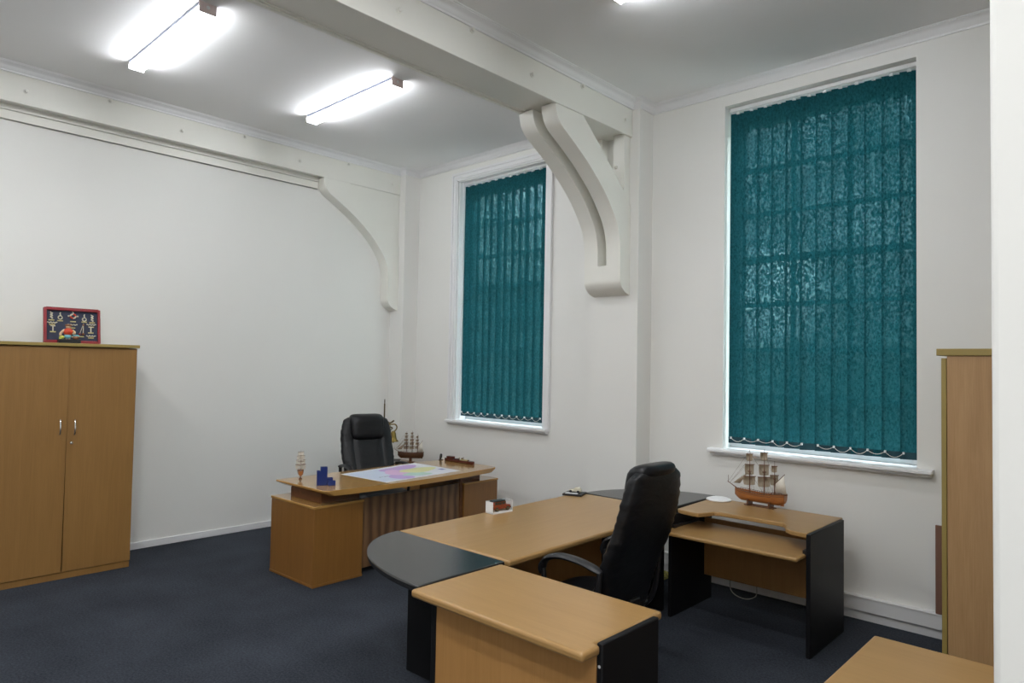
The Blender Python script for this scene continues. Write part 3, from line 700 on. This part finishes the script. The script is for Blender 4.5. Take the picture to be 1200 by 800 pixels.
# ---------------------------------------------------------------- low credenza, book and bell in the corner behind the desk
t = empty('credenza', (-6.33, 4.68, 0)); tag(t, 'low wooden side unit in the corner behind the far black chair', 'side cabinet')
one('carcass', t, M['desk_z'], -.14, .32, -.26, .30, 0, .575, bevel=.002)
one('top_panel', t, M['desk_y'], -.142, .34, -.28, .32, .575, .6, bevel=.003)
for s_ in (0, 1):
    d = MB(); d.box(.32, .334, -.275+.268*s_, -.012+.268*s_, .05, .56, M['desk_z']); d = d.build('door', t, .002)
    m = MB(); m.sphere((.342, -.045+.07*s_, .4), .01, M['brass'], 8); m.build('knob', d)
t = empty('book', (-6.27, 4.77, .6), .75); tag(t, 'black book lying on the side unit right of the far chair', 'book')
m = MB(); m.box(-.06, .06, -.09, .09, 0, .006, M['plastic']); m.box(-.06, .06, -.09, .09, .022, .028, M['plastic']); m.box(-.06, -.054, -.09, .09, 0, .028, M['plastic']); m.build('cover', t, .001)
one('page_block', t, M['paper'], -.054, .055, -.085, .085, .006, .022)
t = empty('ship_bell', (-6.39, 4.70, .6), math.radians(50)); tag(t, 'brass bell hanging from an ornate scroll stand behind the far chair', 'bell')
m = MB(); m.lathe([(.001, 0), (.07, 0), (.072, .012), (.05, .02), (.02, .03), (.012, .05)], M['old_brass'], (0, 0, 0), 20); m.build('base', t)
m = MB(); m.cyl((0, 0, .04), (0, 0, .66), .010, M['old_brass'], .008, 10); m.sphere((0, 0, .47), .02, M['old_brass'], 10)
m.tube([(0, .016*math.cos(a), .685+.022*math.sin(a)) for a in [2*PI*k/14 for k in range(15)]], .005, M['old_brass'], 6); m.build('pole', t)
m = MB(); m.tube(smoothpath([(0, 0, .46), (.035, 0, .455), (.06, 0, .44), (.09, 0, .452), (.11, 0, .47)], 5), .009, M['old_brass'], 8)
m.tube(smoothpath([(.01, 0, .45), (.06, 0, .425), (.12, 0, .425), (.142, 0, .40), (.138, 0, .37), (.115, 0, .345)], 6), .0075, M['brass'], 8)
m.tube([(.075+.022*math.cos(a)*(1-k/30), 0, .375+.022*math.sin(a)*(1-k/30)) for k, a in [(k, .5*k) for k in range(24)]], .005, M['old_brass'], 6)
m.tube([(.055+.014*math.cos(a), 0, .405+.012*math.sin(a)) for a in [.5*k for k in range(14)]], .005, M['old_brass'], 6); m.build('scroll_bracket', t)
m = MB(); m.lathe([(.006, .30), (.02, .295), (.03, .27), (.035, .235), (.043, .205), (.06, .188), (.062, .18), (.054, .184), (.036, .21), (.02, .28), (.001, .285)], M['brass'], (.105, 0, .05), 24); m.sphere((.105, 0, .225), .012, M['brass'], 8); m.build('bell_body', t)

# ---------------------------------------------------------------- L-shaped workstation
TT = .735
def bull(mb, x0, x1, y0, y1, z0, z1, mat): mb.box(x0, x1, y0, y1, z0, z1, mat)
t = empty('main_desk', (-2.84, 3.42, 0), math.radians(1.4)); tag(t, 'long beech-topped desk in the middle with black quarter-round corners at both ends', 'desk')
m = MB(); m.prism([(-.44, -.89), (.44, -.89), (.44, .70), (.395, .79), (.355, .895), (-.44, .895)], 'Z', TT-.035, TT, M['wood_y']); m.build('desk_top', t, .012, 4)
one('end_panel', t, M['black'], -.265, .40, -.955, -.925, 0, TT-.032, bevel=.002)
one('end_panel', t, M['black'], -.30, .30, .90, .93, 0, TT-.036, bevel=.002)
one('modesty_panel', t, M['wood_z'], -.24, -.215, -.925, .90, .12, TT-.036, bevel=.002)

def corner(label, cx, cy, rx, ry, a0, a1):
    t = empty('corner_section', (cx, cy, 0)); tag(t, label, 'desk corner', 'black quarter-round desk corners')
    m = MB(); m.prism([(0, 0)]+arc(0, 0, rx, ry, a0, a1, 28), 'Z', TT-.032, TT-.001, M['black_top']); m.build('corner_top', t, .007, 3)
    return t
c1 = corner('black quarter-round desk corner nearest the viewer, joining desk and return', -2.392, 2.524, .875, .565, 180, 270)
c2 = corner('black quarter-round desk corner at the far end behind the chair', -2.505, 4.335, .765, .69, 90, 180)
one('support_panel', c2, M['black'], -.06, -.03, .10, .62, 0, TT-.033, bevel=.002)

t = empty('return_desk', (-1.92, 2.19, 0)); tag(t, 'nearest beech-topped return desk with black right end panel', 'desk')
m = MB(); m.prism([(-.458, -.278), (.482, -.278), (.482, -.172), (.457, -.168), (.457, .288), (-.458, .288)], 'Z', TT-.035, TT, M['wood_x']); m.build('desk_top', t, .014, 4)
m = MB(); m.box(-.412, .458, -.166, -.146, .05, TT-.036, M['wood_z']); m.build('front_panel', t, .002)
one('end_panel', t, M['black'], -.447, -.414, -.165, .20, 0, TT-.036, bevel=.003)
p = one('end_panel', t, M['black'], .459, .485, -.165, .215, 0, TT+.002, bevel=.005)
m = MB(); m.cyl((.472, -.163, .655), (.472, -.166, .655), .006, M['white'], n=10); m.build('screw_cap', p)

# computer desk
t = empty('computer_desk', (-1.99, 4.60, 0)); tag(t, 'beech computer desk with black sides and pull-out shelf under the right window', 'desk')
cut = [(-.465, -.25), (-.445, -.272), (-.33, -.295), (-.285, -.29), (-.262, -.235), (-.235, -.16), (-.20, -.145), (.18, -.135), (.235, -.145), (.27, -.19), (.30, -.27), (.345, -.31), (.45, -.325), (.45, .33), (-.49, .33)]
m = MB(); m.prism(cut, 'Z', TT-.028, TT, M['wood_x']); m.build('desk_top', t, .006, 3)
one('end_panel', t, M['black'], .452, .478, -.345, .265, 0, TT, bevel=.003)
one('end_panel', t, M['black'], -.488, -.463, -.335, .26, 0, TT-.036, bevel=.003)
one('pullout_shelf', t, M['wood_x'], -.462, .447, -.475, .02, .59, .615, bevel=.01, seg=4)
one('modesty_panel', t, M['wood_z'], -.458, .45, .13, .148, .20, .62, bevel=.002)
one('shelf_runner', t, M['plastic'], .43, .45, -.34, .02, .61, .635); one('shelf_runner', t, M['plastic'], -.458, -.44, -.34, .02, .61, .635)

# round white disc on it
t = empty('wireless_unit', (-2.40, 4.86, TT)); tag(t, 'round white dome-shaped device lying on the computer desk, left of the ship', 'electronic device')
m = MB(); m.lathe([(.001, .0), (.088, .0), (.092, .006), (.088, .012), (.06, .021), (.03, .025), (.001, .026)], M['white'], (0, 0, 0), 32); m.build('casing', t)
m = MB(); m.lathe([(.001, -.0), (.07, 0), (.07, .001), (.001, .001)], M['cable_g'], (0, 0, 0), 24); m.build('foot_ring', t)

# ---------------------------------------------------------------- things on the main desk
t = empty('display_box', (-3.215, 3.325, TT), math.radians(-6)); tag(t, 'small white display box with clear front on the main desk', 'box')
m = MB(); hx, hy, hz = .038, .087, .078
m.box(-hx, hx, -hy, hy, 0, .012, M['white']); m.box(-hx, -hx+.003, -hy, hy, 0, hz, M['white']); m.box(-hx, hx, -hy, -hy+.003, 0, hz, M['white']); m.box(-hx, hx, hy-.003, hy, 0, hz, M['white']); m.build('card_tray', t)
m = MB(); m.box(hx-.001, hx, -hy+.003, hy-.003, .012, hz, M['clear']); m.box(-hx+.003, hx, -hy+.003, hy-.003, hz-.001, hz, M['clear']); m.build('clear_window', t)
t = empty('toy_car', (-3.215, 3.33, TT+.012), math.radians(-96)); t.scale = (1.1,)*3; tag(t, 'red and black toy off-road car inside the white display box', 'toy car')
m = MB(); m.prism([(-.066, .012), (-.066, .032), (-.03, .036), (.06, .036), (.066, .034), (.066, .012)], 'Y', -.025, .025, M['car_red']); m.build('body', t, .003)
m = MB(); m.prism([(-.034, .035), (-.024, .056), (.06, .058), (.063, .035)], 'Y', -.023, .023, M['car_red']); cab = m.build('cabin', t, .003)
one('roof', cab, M['car_black'], -.028, .062, -.0235, .0235, .055, .063, bevel=.002)
m = MB()
for x0, x1 in ((-.022, .0), (.005, .03), (.034, .056)):
    for sgn in (-1, 1): m.box(x0, x1, sgn*.0225-.0015, sgn*.0225+.0015, .039, .053, M['car_glass'])
m.box(-.033, -.026, -.019, .019, .04, .053, M['car_glass']); m.build('window', cab)
for x in (-.043, .042):
    for sgn in (-1, 1):
        m = MB(); m.cyl((x, sgn*.018, .0125), (x, sgn*.028, .0125), .0125, M['rubber'], n=16); m.cyl((x, sgn*.0275, .0125), (x, sgn*.029, .0125), .006, M['chrome'], n=12); m.build('wheel', t)
one('bumper', t, M['car_black'], -.071, -.066, -.024, .024, .012, .022, bevel=.001)

t = empty('desk_ornament', (-3.265, 4.21, TT), math.radians(20)); tag(t, 'square black desk stand with small ivory model on it, far end of main desk', 'desk ornament')
one('base', t, M['plastic'], -.075, .075, -.075, .075, 0, .014, bevel=.002)
m = MB(); m.prism([(-.045, .02), (-.05, .034), (-.012, .038), (.0, .052), (.035, .053), (.045, .036), (.05, .02)], 'Y', -.005, .04, M['rope']); m.build('model', t, .005)
m = MB(); m.box(-.06, .04, -.055, -.03, .014, .018, M['white']); m.build('name_plate', t, .001)
m = MB()
for x in (-.03, .03):
    for y in (-.008, .043): m.cyl((x, y-.003, .024), (x, y+.003, .024), .01, M['rubber'], n=12)
m.build('model_wheel', t)

# ---------------------------------------------------------------- office chairs
def superellipse(a, b, n, e):
    out = []
    for i in range(n):
        th = 2*PI*i/n; c, s = math.cos(th), math.sin(th)
        out.append((a*math.copysign(abs(c)**(2/e), c), b*math.copysign(abs(s)**(2/e), s)))
    return out
def interp(tab, z):
    for p, q in zip(tab, tab[1:]):
        if p[0] <= z <= q[0]:
            f = (z-p[0])/(q[0]-p[0]); f = f*f*(3-2*f) if False else f
            return [p[k]+(q[k]-p[k])*f for k in range(1, len(p))]
    return list(tab[-1][1:])
def make_chair():
    t = empty('office_chair')
    # backrest: rings stacked up the back; cx = fore-aft centre, hw = half width, ht = half thickness
    tab = [(.44, -.083, .17, .03), (.455, -.085, .205, .045), (.50, -.089, .225, .056), (.58, -.10, .238, .062), (.66, -.122, .247, .063), (.74, -.156, .252, .062), (.82, -.190, .256, .06), (.90, -.220, .256, .058),
           (.98, -.244, .252, .056), (1.06, -.261, .246, .055), (1.12, -.272, .236, .052), (1.16, -.279, .220, .048), (1.18, -.283, .205, .043), (1.195, -.286, .18, .034), (1.203, -.288, .14, .02)]
    m = MB(); rings = []; n = 64; z = .44
    zs = [.44, .447, .455, .475]+[.50+.02*i for i in range(33)]+[1.15, 1.165, 1.175, 1.185, 1.195, 1.2, 1.203]
    zs = sorted(set(round(q, 4) for q in zs))
    for z in zs:
        cx, hw, ht = interp(tab, z); ring = []
        for u, v in superellipse(ht, hw, n, 3.2):
            x, y = cx+u, v
            if u > ht*.55 and z < 1.14:
                g = .012*math.exp(-((abs(y)-.135)/.014)**2)*(1 if z < 1.12 else 0)      # side seams
                g += .010*math.exp(-((z-.745+.1*y*y)/.013)**2)*(1 if abs(y) < .14 else .4)
                g += .006*math.exp(-(y/.009)**2)*(1 if .55 < z < .98 else 0)
                x -= g
                x += .006*(1-(y/hw)**2)*math.sin((z-.5)*9)
            if abs(v) > hw*.8: y += .0035*math.sin(z*95+3*math.sin(z*31))*math.copysign(1, v); x += .003*math.sin(z*120+v*10)
            ring.append((x, y, z))
        rings.append(ring)
    m.loft(rings, M['leather']); back = m.build('backrest', t)
    m = MB(); rings = []
    for z, cx, hw, ht in ((0.965, -0.2, 0.1, 0.008), (0.972, -0.2, 0.135, 0.022), (0.99, -0.202, 0.152, 0.036), (1.03, -0.208, 0.16, 0.046), (1.08, -0.221, 0.164, 0.05), (1.12, -0.232, 0.166, 0.056), (1.155, -0.246, 0.168, 0.066), (1.185, -0.259, 0.168, 0.074), (1.205, -0.268, 0.162, 0.07), (1.22, -0.275, 0.152, 0.056), (1.229, -0.28, 0.135, 0.036), (1.233, -0.283, 0.105, 0.014)):
        rings.append([(cx+u+.004*math.sin(v*60)*(z < 1.0), v, z) for u, v in superellipse(ht, hw, 40, 3)])
    m.loft(rings, M['leather']); m.build('head_pillow', back)
    # seat
    m = MB(); rings = []
    for z, a, bb in ((.395, .20, .20), (.40, .235, .235), (.415, .25, .25), (.45, .258, .258), (.475, .252, .254), (.49, .238, .242), (.498, .20, .21), (.50, .12, .13)):
        rings.append([(.12+u, v, z-.02*max(0, u-.12)*4*(z > .44)) for u, v in superellipse(a, bb, 56, 4.2)])
    m.loft(rings, M['leather']); seat = m.build('seat', t)
    m = MB(); m.tube([(.12+u*1.005, v*1.005, .448) for u, v in superellipse(.258, .258, 56, 4.2)+[(.258, 0)]], .006, M['leather'], 6); m.build('piping', seat)
    one('mechanism', t, M['plastic'], -.07, .17, -.09, .09, .345, .40, bevel=.01)
    m = MB(); m.box(-.16, -.07, -.04, .04, .355, .385, M['plastic']); m.box(-.175, -.15, -.04, .04, .355, .52, M['plastic']); m.build('back_bracket', t, .006)
    # arms: loop pad with two posts
    for sgn in (-1, 1):
        y = sgn*.278
        m = MB(); pth = smoothpath([(.235, y, .62), (.228, y, .67), (.19, y, .712), (.11, y, .735), (.01, y, .735), (-.08, y, .722), (-.15, y, .70)], 6)
        m.tube(pth, [.016+.016*min(1, 3*math.sin(PI*min(1, max(0, k/(len(pth)-1))))) for k in range(len(pth))], M['plastic'], 12, .48, (0, 0, 1)); arm = m.build('armrest', t)
        m = MB(); m.tube(smoothpath([(.225, y, .65), (.21, y, .54), (.18, y*.99, .44), (.13, y*.9, .385), (.07, sgn*.12, .375)], 5), .018, M['plastic'], 10, .8); m.build('arm_post', arm)
        m = MB(); m.tube(smoothpath([(-.14, y, .70), (-.125, y, .54), (-.09, y*.99, .44), (-.03, y*.9, .385), (.03, sgn*.12, .375)], 5), .018, M['plastic'], 10, .8); m.build('arm_post', arm)
    m = MB(); m.cyl((.05, 0, .10), (.05, 0, .25), .03, M['plastic']); m.cyl((.05, 0, .25), (.05, 0, .36), .02, M['plastic']); m.build('gas_column', t)
    m = MB(); m.lathe([(.001, .075), (.05, .075), (.055, .09), (.05, .125), (.032, .14), (.001, .14)], M['plastic'], (.05, 0, 0), 20); m.build('hub', t)
    for k in range(5):
        a = math.radians(72*k+35); d = Vector((math.cos(a), math.sin(a), 0)); s_ = Vector((-d.y, d.x, 0)); m = MB(); rings = []
        for r, w, h0, h1 in ((.03, .028, .085, .125), (.15, .024, .082, .112), (.28, .018, .072, .092), (.315, .015, .066, .084)):
            o_ = d*r+Vector((.05, 0, 0)); rings.append([o_+s_*w+Vector((0, 0, h0)), o_+s_*w*.7+Vector((0, 0, h1)), o_-s_*w*.7+Vector((0, 0, h1)), o_-s_*w+Vector((0, 0, h0))])
        m.loft(rings, M['plastic'], smooth=False); leg = m.build('base_leg', t, .004)
        m = MB(); c = d*.305+Vector((.05, 0, 0))
        for q in (-1, 1): m.cyl(c+s_*(.006*q)+Vector((0, 0, .028)), c+s_*(.024*q)+Vector((0, 0, .028)), .028, M['plastic'], n=18)
        m.cyl(c+Vector((0, 0, .03)), c+Vector((0, 0, .07)), .008, M['plastic'], n=10); m.build('caster', leg)
    return t
ch = make_chair(); ch.location = (-2.15, 3.08, 0); ch.rotation_euler.z = math.radians(180)
tag(ch, 'black leather high-back chair seen from behind at the main desk', 'office chair', 'black leather office chairs')
c2 = copy_tree(ch); c2.location = (-5.71, 4.085, 0); c2.rotation_euler.z = math.radians(-16); c2.scale = (1, 1.07, .965)
tag(c2, 'black leather high-back chair facing out behind the executive desk', 'office chair', 'black leather office chairs')

# ---------------------------------------------------------------- right side: wardrobe, board, table
t = empty('wardrobe', (-.55, 4.70, 0)); tag(t, 'tall narrow oak cabinet seen from its side at the right edge', 'cabinet')
one('carcass', t, M['oak_z'], -.255, .25, -.45, .40, .0, 1.815, bevel=.002)
one('door', t, M['olive_edge'], -.282, -.258, -.448, -.026, .05, 1.802, bevel=.002)
one('door', t, M['olive_edge'], -.282, -.258, -.022, .398, .05, 1.802, bevel=.002)
one('top_panel', t, M['olive_edge'], -.302, .255, -.46, .41, 1.815, 1.852, bevel=.003)
m = MB(); m.box(-1.045, -.80, YW-.052, YW-.038, .168, .735, M['board_brown']); tag(m.build('board', bevel=.002), 'narrow brown board standing on the skirting beside the tall oak cabinet', 'board')
t = empty('side_table', (-.36, 2.295, 0)); tag(t, 'beech side table cut off at the bottom right corner', 'table')
m = MB(); m.box(-.42, .36, -.42, .56, .705, .73, M['wood_x']); m.build('table_top', t, .009, 3)
one('side_panel', t, M['wood_z'], -.39, -.365, -.39, .53, 0, .705, bevel=.002); one('side_panel', t, M['wood_z'], .31, .335, -.39, .53, 0, .705, bevel=.002)
one('back_panel', t, M['wood_z'], -.365, .31, .49, .51, .15, .705, bevel=.002)

# cables on the floor
m = MB(); pts = []
for k in range(60):
    a = k*.45; r = .075+.012*math.sin(k*1.7); pts.append((-2.98+r*1.25*math.cos(a), 4.98+r*math.sin(a), .006+.0007*k))
m.tube(pts, .004, M['cable_y'], 6); tag(m.build('cable_coil'), 'loose coil of yellow cable on the floor by the wall skirting', 'cable')
m = MB(); m.tube(smoothpath([(-2.44, 5.15, .10), (-2.43, 5.13, .01), (-2.33, 5.02, .005), (-2.24, 5.0, .005), (-2.22, 5.12, .006), (-2.23, 5.15, .10)], 8), .004, M['cable_g'], 6)
tag(m.build('cable'), 'thin grey cable on the floor behind the computer desk', 'cable')

# ---------------------------------------------------------------- light, sky, camera
def area(name, loc, sx, sy, w, col=(.97, .985, 1)):
    l = bpy.data.lights.new(name, 'AREA'); l.shape = 'RECTANGLE'; l.size = sx; l.size_y = sy; l.energy = w; l.color = col
    o = bpy.data.objects.new(name, l); COL.objects.link(o); o.location = loc; return o
area('unseen_ceiling_lamp', (-5.1, .1, 3.97), 1.3, .12, 32); area('unseen_ceiling_lamp', (-1.75, 1.7, 3.97), 1.3, .12, 38); area('unseen_ceiling_lamp', (-1.75, -.1, 3.97), 1.3, .12, 42); area('unseen_ceiling_lamp', (.6, -.9, 3.97), 1.3, .12, 78)  # added unseen lamps: fixtures beyond the view, the last to brighten the near wall

w = bpy.data.worlds.new('outdoor_sky'); bpy.context.scene.world = w; w.use_nodes = True
nt = w.node_tree; bg = nt.nodes['Background']
tc = nt.nodes.new('ShaderNodeTexCoord'); sep = nt.nodes.new('ShaderNodeSeparateXYZ'); nt.links.new(tc.outputs['Generated'], sep.inputs['Vector'])
nz = nt.nodes.new('ShaderNodeTexNoise'); nz.inputs['Scale'].default_value = 3.2; nz.inputs['Detail'].default_value = 4; nt.links.new(tc.outputs['Generated'], nz.inputs['Vector'])
ma = nt.nodes.new('ShaderNodeMath'); ma.operation = 'MULTIPLY_ADD'; ma.inputs[1].default_value = .8; nt.links.new(nz.outputs['Fac'], ma.inputs[0]); zs = nt.nodes.new('ShaderNodeMath'); zs.operation = 'MULTIPLY'; zs.inputs[1].default_value = .65; nt.links.new(sep.outputs['Z'], zs.inputs[0]); nt.links.new(zs.outputs['Value'], ma.inputs[2])
cr = nt.nodes.new('ShaderNodeValToRGB'); e = cr.color_ramp.elements
e[0].position = .36; e[0].color = (.10, .12, .10, 1); e[1].position = .78; e[1].color = (.90, .94, 1, 1)
q = cr.color_ramp.elements.new(.56); q.color = (.33, .36, .36, 1)
nt.links.new(ma.outputs['Value'], cr.inputs['Fac']); nt.links.new(cr.outputs['Color'], bg.inputs['Color']); 
tot = None                                            # bright sky patches added to light up parts of the blinds
for d_, c0, c1, amp in (((-.657, .724, .23), .990, .9965, 2.6), ((-.383, .919, .10), .9965, .9990, 1.8), ((-.64, .765, -.03), .993, .998, .8)):
    dt = nt.nodes.new('ShaderNodeVectorMath'); dt.operation = 'DOT_PRODUCT'; dt.inputs[1].default_value = Vector(d_).normalized(); nt.links.new(tc.outputs['Generated'], dt.inputs[0])
    mr = nt.nodes.new('ShaderNodeMapRange'); mr.interpolation_type = 'SMOOTHSTEP'
    for k_, v_ in (('From Min', c0), ('From Max', c1), ('To Min', 0), ('To Max', amp*22)): mr.inputs[k_].default_value = v_
    nt.links.new(dt.outputs['Value'], mr.inputs['Value'])
    a_ = nt.nodes.new('ShaderNodeMath'); a_.operation = 'ADD'; nt.links.new(mr.outputs['Result'], a_.inputs[0])
    if tot is None: a_.inputs[1].default_value = 22
    else: nt.links.new(tot, a_.inputs[1])
    tot = a_.outputs['Value']
nt.links.new(tot, bg.inputs['Strength'])

cam = bpy.data.cameras.new('camera'); co = bpy.data.objects.new('camera', cam); COL.objects.link(co)
cam.sensor_width = 36; cam.lens = 36*800.32/1200; cam.clip_start = .05
yaw, pitch, roll = -0.75447118, 0.03499231, 0.01853068
fw_ = Vector((math.sin(yaw)*math.cos(pitch), math.cos(yaw)*math.cos(pitch), math.sin(pitch))); r_ = Vector((math.cos(yaw), -math.sin(yaw), 0)); u_ = r_.cross(fw_)
rr = math.cos(roll)*r_+math.sin(roll)*u_; uu = -math.sin(roll)*r_+math.cos(roll)*u_
co.matrix_world = Matrix(((rr.x, uu.x, -fw_.x, 0), (rr.y, uu.y, -fw_.y, 0), (rr.z, uu.z, -fw_.z, 1.72), (0, 0, 0, 1)))
sc = bpy.context.scene; sc.camera = co
sc.view_settings.view_transform = 'Standard'; sc.view_settings.look = 'None'; sc.view_settings.exposure = 0
sc.cycles.max_bounces = 10; sc.cycles.diffuse_bounces = 6; sc.cycles.transparent_max_bounces = 12
